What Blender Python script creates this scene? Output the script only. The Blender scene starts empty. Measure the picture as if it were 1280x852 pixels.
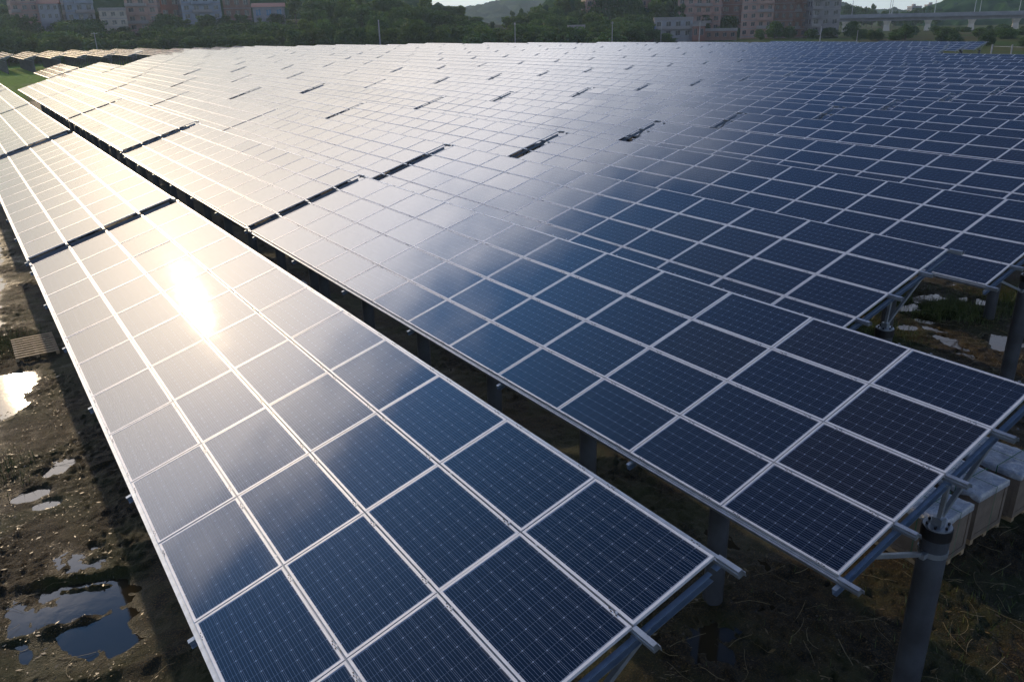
import bpy, bmesh, math, random
import numpy as np
from mathutils import Matrix, Vector, Euler

random.seed(7)
rng = np.random.default_rng(11)
scene = bpy.context.scene
C = scene.collection

# ------------------------------------------------------------------ camera
SENSOR = 36.0
cam_d = bpy.data.cameras.new('camera')
cam = bpy.data.objects.new('camera', cam_d)
C.objects.link(cam)
cam_d.sensor_width = SENSOR
cam_d.lens = SENSOR * 1005.5 / 1280.0
cam_d.clip_start = 0.2
cam_d.clip_end = 9000
CAM_Z = 9.07
right = Vector((0.82724491, -0.56146349, -0.02060598))
down = Vector((-0.22168604, -0.29248666, -0.93021871))
fwd = Vector((0.51625687, 0.77408676, -0.36642672))
m = Matrix((right, -down, -fwd)).transposed().to_4x4()
m.translation = Vector((0, 0, CAM_Z))
cam.matrix_world = m
scene.camera = cam
scene.render.resolution_x = 1024
scene.render.resolution_y = 681

# ------------------------------------------------------------------ world, sun, exposure
SUN_EL = math.radians(20.0)
w = bpy.data.worlds.new("World"); scene.world = w; w.use_nodes = True
wn = w.node_tree.nodes; wl = w.node_tree.links
bg = wn['Background']
sky = wn.new('ShaderNodeTexSky'); sky.sky_type = 'NISHITA'; sky.sun_disc = False
sky.sun_elevation = SUN_EL; sky.sun_rotation = 0.0
sky.air_density = 1.0; sky.dust_density = 0.15; sky.ozone_density = 3.0; sky.altitude = 0
SKY = 0.085
def wmath(op, a, b=None, clamp=False):
    x = wn.new('ShaderNodeMath'); x.operation = op; x.use_clamp = clamp
    for i, v in enumerate((a, b)):
        if v is None: continue
        if isinstance(v, (int, float)): x.inputs[i].default_value = v
        else: wl.new(v, x.inputs[i])
    return x.outputs[0]
def wramp(v, a, b, c=0.0, d=1.0):
    x = wn.new('ShaderNodeMapRange'); x.interpolation_type = 'SMOOTHSTEP'; wl.new(v, x.inputs['Value'])
    for k, q in zip(('From Min','From Max','To Min','To Max'), (a,b,c,d)): x.inputs[k].default_value = q
    return x.outputs[0]
# a bright bank of thin evening cloud round and below the sun, ragged at its upper edge
tc = wn.new('ShaderNodeTexCoord')
mp = wn.new('ShaderNodeMapping'); mp.inputs['Scale'].default_value = (1.0, 1.0, 2.6)
nz = wn.new('ShaderNodeTexNoise'); nz.inputs['Scale'].default_value = 3.0; nz.inputs['Detail'].default_value = 5; nz.inputs['Roughness'].default_value = .55
wl.new(tc.outputs['Generated'], mp.inputs['Vector']); wl.new(mp.outputs[0], nz.inputs['Vector'])
sxyz = wn.new('ShaderNodeSeparateXYZ'); wl.new(tc.outputs['Generated'], sxyz.inputs[0])
dot = wn.new('ShaderNodeVectorMath'); dot.operation = 'DOT_PRODUCT'; wl.new(tc.outputs['Generated'], dot.inputs[0])
dot.inputs[1].default_value = (0, math.cos(SUN_EL), math.sin(SUN_EL))
cosang = dot.outputs['Value']
nn = wmath('MULTIPLY', wmath('SUBTRACT', nz.outputs['Fac'], .5), .34)
zed = wmath('ADD', sxyz.outputs[2], nn)
upper = wramp(zed, .43, .55, 1.0, 0.0)
side = wramp(wmath('ADD', cosang, wmath('MULTIPLY', nn, .5)), .70, .99)
low = wramp(sxyz.outputs[2], .07, .46, .02, 1.0)
bank = wmath('MULTIPLY', wmath('MULTIPLY', upper, side), low)
core = wmath('MULTIPLY', wmath('POWER', wmath('MAXIMUM', cosang, 0.0), 60.0), wmath('ADD', wmath('MULTIPLY', upper, .8), .2))
veil = wramp(nz.outputs['Fac'], .50, .75, 0.0, .05)          # faint wisps elsewhere
glow = wmath('MULTIPLY', wramp(sxyz.outputs[2], .0, .2, .68, .72), wramp(wmath('ADD', sxyz.outputs[2], wmath('MULTIPLY', nn, .4)), .27, .47, 1.0, 0.0))                  # pale haze low over the horizon
lum = wmath('ADD', wmath('ADD', wmath('ADD', wmath('MULTIPLY', glow, wramp(cosang, .80, .97, 1.0, .25)), wmath('MULTIPLY', bank, 3.3)), wmath('MULTIPLY', wmath('MULTIPLY', core, low), 1.7)), veil)
aur = wmath('MULTIPLY', wmath('SUBTRACT', wmath('POWER', wmath('MAXIMUM', cosang, 0.0), 13.0), wmath('MULTIPLY', wmath('POWER', wmath('MAXIMUM', cosang, 0.0), 45.0), .85)), 2.3 / SKY)
aurc = wn.new('ShaderNodeVectorMath'); aurc.operation = 'SCALE'; aurc.inputs[0].default_value = (.10, .55, 1.35); wl.new(wmath('MULTIPLY', aur, wramp(sxyz.outputs[2], .26, .50)), aurc.inputs['Scale'])
ccol = wn.new('ShaderNodeMixRGB'); ccol.inputs[1].default_value = (1.02, .985, .95, 1); ccol.inputs[2].default_value = (1.13, .98, .83, 1)
wl.new(wramp(cosang, .78, .965), ccol.inputs[0])
sc_ = wn.new('ShaderNodeVectorMath'); sc_.operation = 'SCALE'; wl.new(ccol.outputs[0], sc_.inputs[0]); wl.new(wmath('DIVIDE', lum, SKY), sc_.inputs['Scale'])
addv = wn.new('ShaderNodeVectorMath'); addv.operation = 'ADD'; wl.new(sc_.outputs[0], addv.inputs[0]); tint = wn.new('ShaderNodeMixRGB'); tint.blend_type = 'MULTIPLY'; tint.inputs[0].default_value = 1; tint.inputs[2].default_value = (.55, .86, 1.27, 1)
tcol = wn.new('ShaderNodeMixRGB'); tcol.inputs[1].default_value = (.55, .86, 1.27, 1); tcol.inputs[2].default_value = (.92, .79, .63, 1)
wl.new(wmath('MULTIPLY', wramp(cosang, .72, .97), wramp(sxyz.outputs[2], .30, .60, 1.0, .45)), tcol.inputs[0]); wl.new(tcol.outputs[0], tint.inputs[2])
wl.new(sky.outputs[0], tint.inputs[1]); wl.new(tint.outputs[0], addv.inputs[1])
add2 = wn.new('ShaderNodeVectorMath'); add2.operation = 'ADD'; wl.new(addv.outputs[0], add2.inputs[0]); wl.new(aurc.outputs[0], add2.inputs[1])
wl.new(add2.outputs[0], bg.inputs['Color'])
bg.inputs['Strength'].default_value = SKY

sl = bpy.data.lights.new('sun', 'SUN'); so = bpy.data.objects.new('sun', sl); C.objects.link(so)
sl.energy = 2.4; sl.angle = math.radians(0.53); sl.color = (1.0, 0.75, 0.46)
so.rotation_euler = (-(math.pi/2 - SUN_EL), 0, 0)
so.location = (0, 50, 60)

vs = scene.view_settings
vs.view_transform = 'Standard'; vs.look = 'None'; vs.gamma = 1; vs.use_curve_mapping = False
vs.exposure = -0.20
scene.display_settings.display_device = 'sRGB'
scene.render.engine = 'CYCLES'
try:
    scene.cycles.max_bounces = 6; scene.cycles.diffuse_bounces = 3; scene.cycles.glossy_bounces = 4
    scene.cycles.transparent_max_bounces = 8; scene.cycles.volume_bounces = 0
    scene.cycles.sample_clamp_indirect = 6
except Exception: pass

# ------------------------------------------------------------------ camera maths used only to choose world places
R3 = np.array([right, down, fwd]); F = 1005.5
def at(px, py, D):
    """world point on the sight line of photo pixel (px,py) at horizontal distance D"""
    d = np.array([(px-640)/F, (py-426)/F, 1.0]) @ R3
    h = math.hypot(d[0], d[1])
    return Vector((d[0]/h*D, d[1]/h*D, CAM_Z + d[2]/h*D))

# ------------------------------------------------------------------ helpers
def link(o, parent=None):
    C.objects.link(o)
    if parent is not None: o.parent = parent
    return o
def tag(o, label=None, cat=None, group=None, kind=None):
    if label: o['label'] = label
    if cat: o['category'] = cat
    if group: o['group'] = group
    if kind: o['kind'] = kind
    return o
def empty(name, loc=(0,0,0), rz=0):
    o = bpy.data.objects.new(name, None); o.empty_display_size = .3
    o.location = loc; o.rotation_euler = (0,0,rz); C.objects.link(o); return o
def copy_tree(o, parent=None):
    c = o.copy(); C.objects.link(c)
    if parent is not None: c.parent = parent
    for ch in o.children: copy_tree(ch, c)
    return c

class MB:
    def __init__(s): s.v = []; s.f = []; s.mi = []; s.n = 0; s.uv = []; s.rnd = []; s.smooth = []
    def add(s, verts, faces, mi=0, uvs=None, rnd=0.0, smooth=False):
        s.v.extend(verts)
        for k, f in enumerate(faces):
            s.f.append([i+s.n for i in f]); s.mi.append(mi); s.rnd.append(rnd); s.smooth.append(smooth)
            s.uv.extend(uvs[k] if uvs else [(0,0)]*len(f))
        s.n += len(verts)
    def box(s, x0, x1, y0, y1, z0, z1, mi=0, M=None, skip=()):
        v = [(x0,y0,z0),(x1,y0,z0),(x1,y1,z0),(x0,y1,z0),(x0,y0,z1),(x1,y0,z1),(x1,y1,z1),(x0,y1,z1)]
        f = [(0,3,2,1),(4,5,6,7),(0,1,5,4),(1,2,6,5),(2,3,7,6),(3,0,4,7)]
        f = [q for k, q in enumerate(f) if k not in skip]
        if M is not None: v = [tuple(M @ Vector(p)) for p in v]
        s.add(v, f, mi)
    def tube(s, p0, p1, r0, r1=None, n=10, mi=0, cap=True, smooth=True):
        r1 = r0 if r1 is None else r1
        p0 = Vector(p0); p1 = Vector(p1); d = (p1-p0).normalized()
        a = d.orthogonal().normalized(); b = d.cross(a)
        v = []
        for p, r in ((p0, r0), (p1, r1)):
            for k in range(n):
                t = 2*math.pi*k/n; v.append(tuple(p + (a*math.cos(t)+b*math.sin(t))*r))
        f = [(k, (k+1) % n, n+(k+1) % n, n+k) for k in range(n)]
        s.add(v, f, mi, smooth=smooth)
        if cap: s.add(v[:n], [tuple(range(n))[::-1]], mi); s.add(v[n:], [tuple(range(n))], mi)
    def bar(s, p0, p1, wd, ht, mi=0, up=(0,0,1)):
        p0 = Vector(p0); p1 = Vector(p1); d = (p1-p0); L = d.length; d.normalize()
        a = d.cross(Vector(up))
        a = a.normalized() if a.length > 1e-4 else d.orthogonal().normalized()
        b = a.cross(d)
        M = Matrix((a, d, b)).transposed().to_4x4(); M.translation = p0
        s.box(-wd/2, wd/2, 0, L, -ht/2, ht/2, mi, M)
    def mesh(s, name, mats):
        me = bpy.data.meshes.new(name)
        me.from_pydata(s.v, [], s.f)
        for mt in mats: me.materials.append(mt)
        me.polygons.foreach_set('material_index', s.mi)
        me.polygons.foreach_set('use_smooth', s.smooth)
        uv = me.uv_layers.new(name='UVMap')
        uv.data.foreach_set('uv', [c for p in s.uv for c in p])
        if any(s.rnd):
            a = me.attributes.new('rnd', 'FLOAT', 'FACE'); a.data.foreach_set('value', s.rnd)
        me.update(); return me
    def build(s, name, mats, parent=None):
        if not isinstance(mats, (list, tuple)): mats = [mats]
        return link(bpy.data.objects.new(name, s.mesh(name, mats)), parent)

# ------------------------------------------------------------------ material helpers
class NT:
    def __init__(s, name):
        s.m = bpy.data.materials.new(name); s.m.use_nodes = True; s.t = s.m.node_tree
        s.b = s.t.nodes['Principled BSDF']; s.out = s.t.nodes['Material Output']
    def n(s, typ, **k):
        x = s.t.nodes.new(typ)
        for a, b in k.items():
            if a in x.bl_rna.properties: setattr(x, a, b)
            else: x.inputs[a].default_value = b
        return x
    def l(s, a, b): s.t.links.new(a, b)
    def ma(s, op, a, b=None, c=None, clamp=False):
        x = s.t.nodes.new('ShaderNodeMath'); x.operation = op; x.use_clamp = clamp
        for i, v in enumerate((a, b, c)):
            if v is None: continue
            if isinstance(v, (int, float)): x.inputs[i].default_value = v
            else: s.l(v, x.inputs[i])
        return x.outputs[0]
    def mix(s, fac, a, b, typ='MIX'):
        x = s.t.nodes.new('ShaderNodeMixRGB'); x.blend_type = typ
        for i, v in enumerate((fac, a, b)):
            if isinstance(v, (int, float)): x.inputs[i].default_value = v
            elif isinstance(v, tuple): x.inputs[i].default_value = v + (1,) if len(v) == 3 else v
            else: s.l(v, x.inputs[i])
        return x.outputs[0]
    def noise(s, scale, detail=4, rough=.55, vec=None, dist=0):
        x = s.n('ShaderNodeTexNoise'); x.inputs['Scale'].default_value = scale; x.inputs['Detail'].default_value = detail
        x.inputs['Roughness'].default_value = rough; x.inputs['Distortion'].default_value = dist
        if vec is not None: s.l(vec, x.inputs['Vector'])
        return x.outputs['Fac']
    def rng(s, v, a, b, c=0, d=1):
        x = s.n('ShaderNodeMapRange'); s.l(v, x.inputs['Value'])
        for k, q in zip(('From Min','From Max','To Min','To Max'), (a,b,c,d)): x.inputs[k].default_value = q
        return x.outputs[0]
    def bump(s, h, strength=.3, dist=.02):
        x = s.n('ShaderNodeBump'); x.inputs['Strength'].default_value = strength; x.inputs['Distance'].default_value = dist
        s.l(h, x.inputs['Height']); s.l(x.outputs[0], s.b.inputs['Normal'])
def simple(name, col, rough=.6, metal=0, var=.15, scale=3.0, bump=0, bscale=40, vcol=None):
    t = NT(name)
    tc = t.n('ShaderNodeTexCoord').outputs['Object']
    oi = t.n('ShaderNodeObjectInfo').outputs['Random']
    f = t.noise(scale, 6, .6, tc)
    c2 = vcol if vcol else tuple(max(0, c*(1-var*2)) for c in col)
    c = t.mix(t.rng(f, .35, .7), col, c2)
    c = t.mix(t.ma('MULTIPLY', oi, var), c, tuple(x*.6 for x in col))
    t.l(c, t.b.inputs['Base Color']); t.b.inputs['Roughness'].default_value = rough; t.b.inputs['Metallic'].default_value = metal
    if bump: t.bump(t.noise(bscale, 5, .6, tc), bump, .02)
    return t.m

# --- solar cells under textured glass
def mat_cells():
    t = NT('solar_cells')
    uv = t.n('ShaderNodeUVMap'); uv.uv_map = 'UVMap'
    sp = t.n('ShaderNodeSeparateXYZ'); t.l(uv.outputs[0], sp.inputs[0])
    U, V = sp.outputs[0], sp.outputs[1]
    fu = t.ma('FRACT', t.ma('DIVIDE', t.ma('SUBTRACT', U, .0400), .157))
    fv = t.ma('FRACT', t.ma('DIVIDE', t.ma('SUBTRACT', V, .0300), .155))
    du = t.ma('MULTIPLY', t.ma('SUBTRACT', .5, t.ma('ABSOLUTE', t.ma('SUBTRACT', fu, .5))), .157)
    dv = t.ma('MULTIPLY', t.ma('SUBTRACT', .5, t.ma('ABSOLUTE', t.ma('SUBTRACT', fv, .5))), .155)
    lu = t.ma('MULTIPLY', t.ma('LESS_THAN', du, .0012), .55)
    lv = t.ma('MULTIPLY', t.ma('LESS_THAN', dv, .0012), .8)
    fb = t.ma('FRACT', t.ma('MULTIPLY', fv, 5.0))
    db = t.ma('MULTIPLY', t.ma('ABSOLUTE', t.ma('SUBTRACT', fb, .5)), .031)
    lb = t.ma('MULTIPLY', t.ma('LESS_THAN', db, .0014), .62)
    dm = t.ma('LESS_THAN', t.ma('ADD', du, dv), .0105)
    inu = t.ma('GREATER_THAN', t.ma('ABSOLUTE', t.ma('SUBTRACT', U, .825)), .785)
    msk = t.ma('MAXIMUM', t.ma('MAXIMUM', lu, lv), t.ma('MAXIMUM', lb, t.ma('MAXIMUM', dm, inu)))
    oi = t.n('ShaderNodeObjectInfo').outputs['Random']
    at_ = t.n('ShaderNodeAttribute'); at_.attribute_name = 'rnd'
    r = t.ma('FRACT', t.ma('ADD', t.ma('MULTIPLY', oi, 7.13), at_.outputs['Fac']))
    c = t.mix(t.rng(r, .70, 1.0), (.0010, .0065, .022), (.0055, .0055, .011))
    tc = t.n('ShaderNodeTexCoord').outputs['Object']
    c = t.mix(t.ma('MULTIPLY', t.noise(2.2, 3, .5, tc), .35), c, (.004, .006, .013))
    c = t.mix(msk, c, (.25, .29, .36))
    # a film of dust on the glass
    dust = t.rng(t.noise(1.3, 6, .65, tc), .42, .8, .0, .007)
    c = t.mix(dust, c, (.45, .42, .36))
    edge = t.ma('MULTIPLY', t.rng(V, .93, .965), t.rng(t.noise(9, 4, .7, tc), .35, .7, 0, .22))
    c = t.mix(edge, c, (.30, .27, .21))
    vo = t.n('ShaderNodeTexVoronoi'); vo.inputs['Scale'].default_value = 2.3; t.l(tc, vo.inputs['Vector'])
    spot = t.ma('MULTIPLY', t.ma('LESS_THAN', vo.outputs['Distance'], .012), t.rng(t.noise(.9, 2, .5, tc), .5, .55))
    c = t.mix(spot, c, (.5, .5, .46))
    t.l(c, t.b.inputs['Base Color'])
    t.b.inputs['Roughness'].default_value = .42      # thin dust film scatters light forward
    t.b.inputs['IOR'].default_value = 1.5
    t.b.inputs['Specular IOR Level'].default_value = .010
    t.b.inputs['Coat Weight'].default_value = 1.0
    t.b.inputs['Coat IOR'].default_value = 1.5
    t.l(t.rng(t.noise(3.0, 5, .6, tc), .3, .7, .032, .045), t.b.inputs['Coat Roughness'])
    return t.m
M_cell = mat_cells()
M_alu = simple('anodised_aluminium', (.70, .715, .74), .48, .22, .08, 6)
M_zinc = simple('galvanised_steel', (.42, .46, .50), .42, .7, .15, 9)
M_bluest = simple('blue_grey_channel_steel', (.26, .33, .42), .40, .5, .15, 7)
M_back = simple('white_backsheet', (.55, .56, .58), .5, 0, .05)
M_dark = simple('black_rubber', (.012, .012, .014), .5, 0, .2)
M_slot = simple('dark_bolt_steel', (.02, .02, .022), .5, .2, .1)
M_post = simple('wet_concrete_pile', (.075, .085, .10), .36, 0, .25, 1.6, .25, 14, vcol=(.035,.036,.04))

# ================================================================== GROUND
_VN = {}
def vnoise(x, y, s, seed):
    if seed not in _VN: _VN[seed] = np.random.default_rng(seed).random((256, 256))
    T = _VN[seed]
    X = x/s + 1000; Y = y/s + 1000
    xi = np.floor(X).astype(int); yi = np.floor(Y).astype(int)
    fx = X-xi; fy = Y-yi; fx = fx*fx*(3-2*fx); fy = fy*fy*(3-2*fy)
    g = lambda a, b: T[a & 255, b & 255]
    return (g(xi,yi)*(1-fx)+g(xi+1,yi)*fx)*(1-fy)+(g(xi,yi+1)*(1-fx)+g(xi+1,yi+1)*fx)*fy
def ss(a, b, x):
    t = np.clip((np.asarray(x, float)-a)/(b-a), 0, 1); return t*t*(3-2*t)
def axis_coords(segs):
    out = []
    for a, b, st in segs: out.append(np.arange(a, b, st))
    return np.concatenate(out + [[segs[-1][1]]])
def bearing(x, y): return np.degrees(np.arctan2(x, y))
BPX = np.array([-200, 0, 200, 400, 600, 800, 1000, 1280, 1500.])
BAZ = 33.9 + np.degrees(np.arctan((BPX-640)/F))*1.0
BD0 = np.array([318, 308, 292, 270, 256, 252, 262, 270, 280.])
def D0(az): return np.interp(az, BAZ, BD0)
def terrain(x, y):
    D = np.hypot(x, y); az = bearing(x, y)
    ok = (az > -40) & (az < 110) & (y > -50)
    rel = D - D0(az)
    W = 1 - ss(29, 39, az)
    h = 1.8*ss(0, 45, rel) + W*11*ss(12, 120, rel)
    return np.where(ok, h, 0)
PUD = [(-.25, 24.9, .75, .9, .20), (-.9, 23.4, 1.1, .9, .16), (-1.5, 22.0, .9, .8, .14), (-.75, 36.0, .8, 4.2, .16), (-1.0, 31.5, .9, 1.5, .13), (-.2, 43, .8, 3.5, .14), (-1.6, 40, 1.2, 4, .12),
       (.0, 13.4, 1.15, 2.4, .074), (.25, 12.2, .5, .5, .02), (.1, 15.0, .55, .35, .03), (.45, 19.0, .35, .30, .12), (.15, 18.7, .3, .2, .1), (-.35, 17.9, .35, .22, .12), (-.1, 17.3, .3, .2, .1),
       (8.0, 6.6, .6, .5, .10), (6.6, 5.2, .5, .5, .09), (7.4, 5.0, .4, .5, .08), (8.3, 9.0, .7, .9, .08),
       (24.2, 12.6, .22, .40, .15), (23.75, 12.0, .22, .40, .16), (23.3, 11.45, .22, .40, .16), (22.9, 10.9, .2, .38, .16), (22.5, 10.35, .18, .35, .14),
       (26.5, 13.8, .8, .45, .15), (25.0, 13.6, .6, .4, .13), (24.9, 12.25, .35, .35, .13), (24.4, 10.4, .45, .55, .16), (23.8, 10.0, .3, .3, .12), (27.3, 12.6, .4, .5, .14), (23.2, 12.6, .35, .3, .11), (6.0, 16, .6, 1.5, .05)]
RIDGES = [(-1.4, 14.75, 1.1, 13.85, .09, .13), (-1.2, 13.1, .35, 12.95, .09, .12), (-1.2, 11.7, .9, 11.15, .12, .10), (-.2, 14.0, .5, 13.7, .05, .07)]
def ground_h(x, y):
    near = 1-ss(45, 90, np.hypot(x, y))
    big = (vnoise(x, y, 2.6, 1)-.5)*.075 + (vnoise(x, y, 1.1, 2)-.5)*.045
    wx = x+.35*vnoise(x, y, .6, 9); wy = y+.35*vnoise(x, y, .6, 10)
    clod = (vnoise(wx, wy, .42, 3)-.5)*.045 + (vnoise(wx, wy, .19, 4)-.5)*.045
    rid = 1-np.abs(vnoise(wx, wy, .30, 6)*2-1); rid2 = 1-np.abs(vnoise(wx, wy, .14, 12)*2-1)
    patch = ss(.35, .62, vnoise(x, y, 1.6, 13))
    clod = clod + ((rid**3)*.030 + (rid2**2)*.032 + (vnoise(x, y, .07, 5)-.5)*.04)*(.35+.9*patch)
    rut = sum(np.exp(-((x-a_-.25*np.sin(y*.22))/.13)**2) for a_ in (-2.3, -1.0, 14.6, 19.4))
    h = .050 + big + clod - .045*rut*(vnoise(x, y, .9, 17)+.3)
    for (a, b, sx, sy, d) in PUD:
        q = ((x-a)/sx)**2 + ((y-b)/sy)**2
        wob = .75+.5*vnoise(x, y, .5, 8)
        h = h - d*np.exp(-(q*wob)**1.5)*1.15
    for (xa, ya, xb, yb, wd, hh) in RIDGES:
        ux, uy = xb-xa, yb-ya; L2 = ux*ux+uy*uy
        t_ = np.clip(((x-xa)*ux+(y-ya)*uy)/L2, 0, 1); d2 = (x-xa-t_*ux)**2+(y-ya-t_*uy)**2
        h = h + hh*np.exp(-d2/(wd*(.6+.9*vnoise(x, y, .35, 18)))**2)*(.4+vnoise(x, y, .25, 19))
    return h*near + .05*(1-near)

def build_ground():
    xs = axis_coords([(-2700,-600,300),(-600,-120,40),(-120,-30,6),(-30,-8,.8),(-8,-4,.2),(-4,12,.06),(12,22,.09),(22,29,.07),(29,34,.4),(34,130,2.5),(130,420,10),(420,1000,40),(1000,2700,200)])
    ys = axis_coords([(-300,-20,40),(-20,0,2),(0,2,.3),(2,20,.06),(20,46,.1),(46,60,.4),(60,130,2),(130,420,8),(420,1000,40),(1000,2700,200)])
    X, Y = np.meshgrid(xs, ys)
    Z = ground_h(X, Y) + terrain(X, Y)
    Z = Z - 60*ss(1500, 2700, np.hypot(X, Y))*0
    nx, ny = len(xs), len(ys)
    co = np.stack([X, Y, Z], -1).reshape(-1, 3)
    idx = np.arange(nx*ny).reshape(ny, nx)
    f = np.stack([idx[:-1,:-1], idx[:-1,1:], idx[1:,1:], idx[1:,:-1]], -1).reshape(-1, 4)
    me = bpy.data.meshes.new('ground')
    me.vertices.add(len(co)); me.vertices.foreach_set('co', co.ravel())
    me.loops.add(f.size); me.loops.foreach_set('vertex_index', f.ravel())
    me.polygons.add(len(f)); me.polygons.foreach_set('loop_start', np.arange(0, f.size, 4)); me.polygons.foreach_set('loop_total', np.full(len(f), 4))
    me.update(calc_edges=True); me.polygons.foreach_set('use_smooth', np.ones(len(f), bool))
    # where plants cover the soil: inside the array it is mud, outside it is meadow
    x, y = co[:,0], co[:,1]
    fx = np.array([-50, 5, 12, 50, 100, 125, 150, 170.]); fy = np.array([108, 108, 152, 262, 222, 190, 120, 60.])
    g = ss(-4, 14, y - np.interp(x, fx, fy))
    g = np.maximum(g, ss(138, 160, x)); g = np.maximum(g, ss(88, 104, x)*(1-ss(60, 66, y)))
    for (a, b, s) in [(-1.4, 28.6, 1.5), (25.6, 12.7, 1.3), (28.5, 11.5, 1.5), (24.6, 15.0, 1.5), (22, 13, 1), (-5, 20, 2)]:
        g = np.maximum(g, .9*np.exp(-((x-a)**2+(y-b)**2)/s**2))
    path = np.exp(-((y - (178 + 1.1*(x-8)))/2.6)**2)*(x < 40)*.7
    wood = ss(6, 30, np.hypot(x, y)-D0(bearing(x, y)))*(1-ss(44, 50, bearing(x, y)))*(y > 0)
    for nm, val in (('meadow', g), ('path', path), ('wood', wood)):
        a = me.attributes.new(nm, 'FLOAT', 'POINT'); a.data.foreach_set('value', val.astype(np.float32))
    t = NT('mud_and_meadow')
    tc = t.n('ShaderNodeTexCoord').outputs['Object']
    A = t.n('ShaderNodeAttribute'); A.attribute_name = 'meadow'
    Pth = t.n('ShaderNodeAttribute'); Pth.attribute_name = 'path'
    geo = t.n('ShaderNodeSeparateXYZ'); t.l(tc, geo.inputs[0])
    n1 = t.noise(1.1, 8, .62, tc); n2 = t.noise(7, 8, .65, tc); n3 = t.noise(38, 4, .6, tc)
    mud = t.mix(t.rng(n1, .38, .64), (.012, .010, .004), (.070, .045, .012))
    mud = t.mix(t.rng(n2, .42, .70), mud, (.018, .017, .008))
    n4 = t.noise(85, 3, .6, tc)
    mud = t.mix(t.rng(n3, .50, .68, 0, .65), mud, (.22, .135, .036))
    mud = t.mix(t.rng(n4, .50, .66, 0, .5), mud, (.010, .009, .006))
    moss = t.mix(n2, (.018, .032, .006), (.055, .070, .012))
    mud = t.mix(t.rng(t.noise(.55, 5, .6, tc), .45, .62, 0, .7), mud, moss)
    mead = t.mix(t.noise(.05, 6, .6, tc), (.13, .28, .025), (.20, .34, .045))
    mead = t.mix(t.rng(n1, .5, .7), mead, (.05, .075, .02))
    rightside = t.rng(geo.outputs[0], 60, 120)
    mead = t.mix(rightside, mead, t.mix(t.rng(t.noise(.035, 5, .6, tc), .4, .6), (.055, .105, .020), (.10, .095, .038)))
    far = t.rng(t.ma('ADD', geo.outputs[1], geo.outputs[0]), 60, 120)
    c = t.mix(t.ma('MULTIPLY', A.outputs['Fac'], t.rng(n2, .25, .5, .6, 1)), mud, t.mix(far, (.035, .055, .012), mead))
    c = t.mix(Pth.outputs['Fac'], c, (.34, .29, .19))
    Wd = t.n('ShaderNodeAttribute'); Wd.attribute_name = 'wood'
    c = t.mix(Wd.outputs['Fac'], c, (.020, .040, .012))
    t.l(c, t.b.inputs['Base Color'])
    wet = t.rng(geo.outputs[2], .0, .05, .38, .72)
    t.l(t.ma('ADD', wet, A.outputs['Fac'], clamp=True), t.b.inputs['Roughness'])
    t.l(t.rng(A.outputs['Fac'], 0, 1, .28, .05), t.b.inputs['Specular IOR Level'])
    hh = t.ma('ADD', n2, t.ma('ADD', t.ma('MULTIPLY', n3, .7), t.ma('MULTIPLY', n4, .3)))
    t.bump(hh, 1.0, .09)
    me.materials.append(t.m)
    o = bpy.data.objects.new('ground', me); C.objects.link(o); o['kind'] = 'structure'
    return o
build_ground()

def build_water():
    t = NT('puddle_water')
    tc = t.n('ShaderNodeTexCoord').outputs['Object']
    t.b.inputs['Base Color'].default_value = (.035, .027, .014, 1)
    t.b.inputs['Roughness'].default_value = .045; t.b.inputs['IOR'].default_value = 1.333
    t.bump(t.noise(5, 3, .5, tc), .05, .02)
    b = MB(); b.add([(-14,0,0),(60,0,0),(60,62,0),(-14,62,0)], [(0,1,2,3)])
    o = b.build('puddle_water', t.m); o['kind'] = 'structure'
build_water()

# ================================================================== SOLAR TABLES
TILT = 0.2876; CT, ST = math.cos(TILT), math.sin(TILT)
PV, PU = 1.0107, 1.665            # pitch across and along
ZLOW = CAM_Z - 5.6038
PITCH = 5.765; X0 = 0.91
LEN = 12*PU
def sp(s, y, n=0):                # slope frame -> table frame
    return Vector((s*CT - n*ST, y, ZLOW + s*ST + n*CT))
HX, HY, LIP = .992/2, 1.650/2, .027

def glass_mesh():
    b = MB()
    x, y = HX-LIP+.002, HY-LIP+.002
    uvs = [[(HY-y, HX-x), (HY-y, HX+x), (HY+y, HX+x), (HY+y, HX-x)]]
    b.add([(-x,-y,-.004),(x,-y,-.004),(x,y,-.004),(-x,y,-.004)], [(0,1,2,3)], 0, uvs)
    b.add([(-x,-y,-.028),(x,-y,-.028),(x,y,-.028),(-x,y,-.028)], [(3,2,1,0)], 1)
    return b.mesh('solar_panel', [M_cell, M_back])
def frame_mesh(b=None, M=None):
    own = b is None
    if own: b = MB()
    k = 0 if own else 2
    b.box(-HX, -HX+LIP, -HY, HY, -.035, 0, k, M); b.box(HX-LIP, HX, -HY, HY, -.035, 0, k, M)
    b.box(-HX+LIP, HX-LIP, -HY, -HY+LIP, -.035, 0, k, M, (3,5)); b.box(-HX+LIP, HX-LIP, HY-LIP, HY, -.035, 0, k, M, (3,5))
    return b.mesh('frame', [M_alu]) if own else None
def panel_combo(b, M, r):
    x, y = HX-LIP+.002, HY-LIP+.002
    q = lambda z: [tuple(M @ Vector(p)) for p in ((-x,-y,z),(x,-y,z),(x,y,z),(-x,y,z))]
    b.add(q(-.004), [(0,1,2,3)], 0, [[(HY-y, HX-x), (HY-y, HX+x), (HY+y, HX+x), (HY+y, HX-x)]], rnd=r)
    b.add(q(-.028), [(3,2,1,0)], 1)
    frame_mesh(b, M)
ME_glass = glass_mesh(); ME_frame = frame_mesh()
ME_mid = None
_b = MB(); panel_combo(_b, Matrix.Identity(4), 0); ME_mid = _b.mesh('solar_panel', [M_cell, M_back, M_alu])

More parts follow.
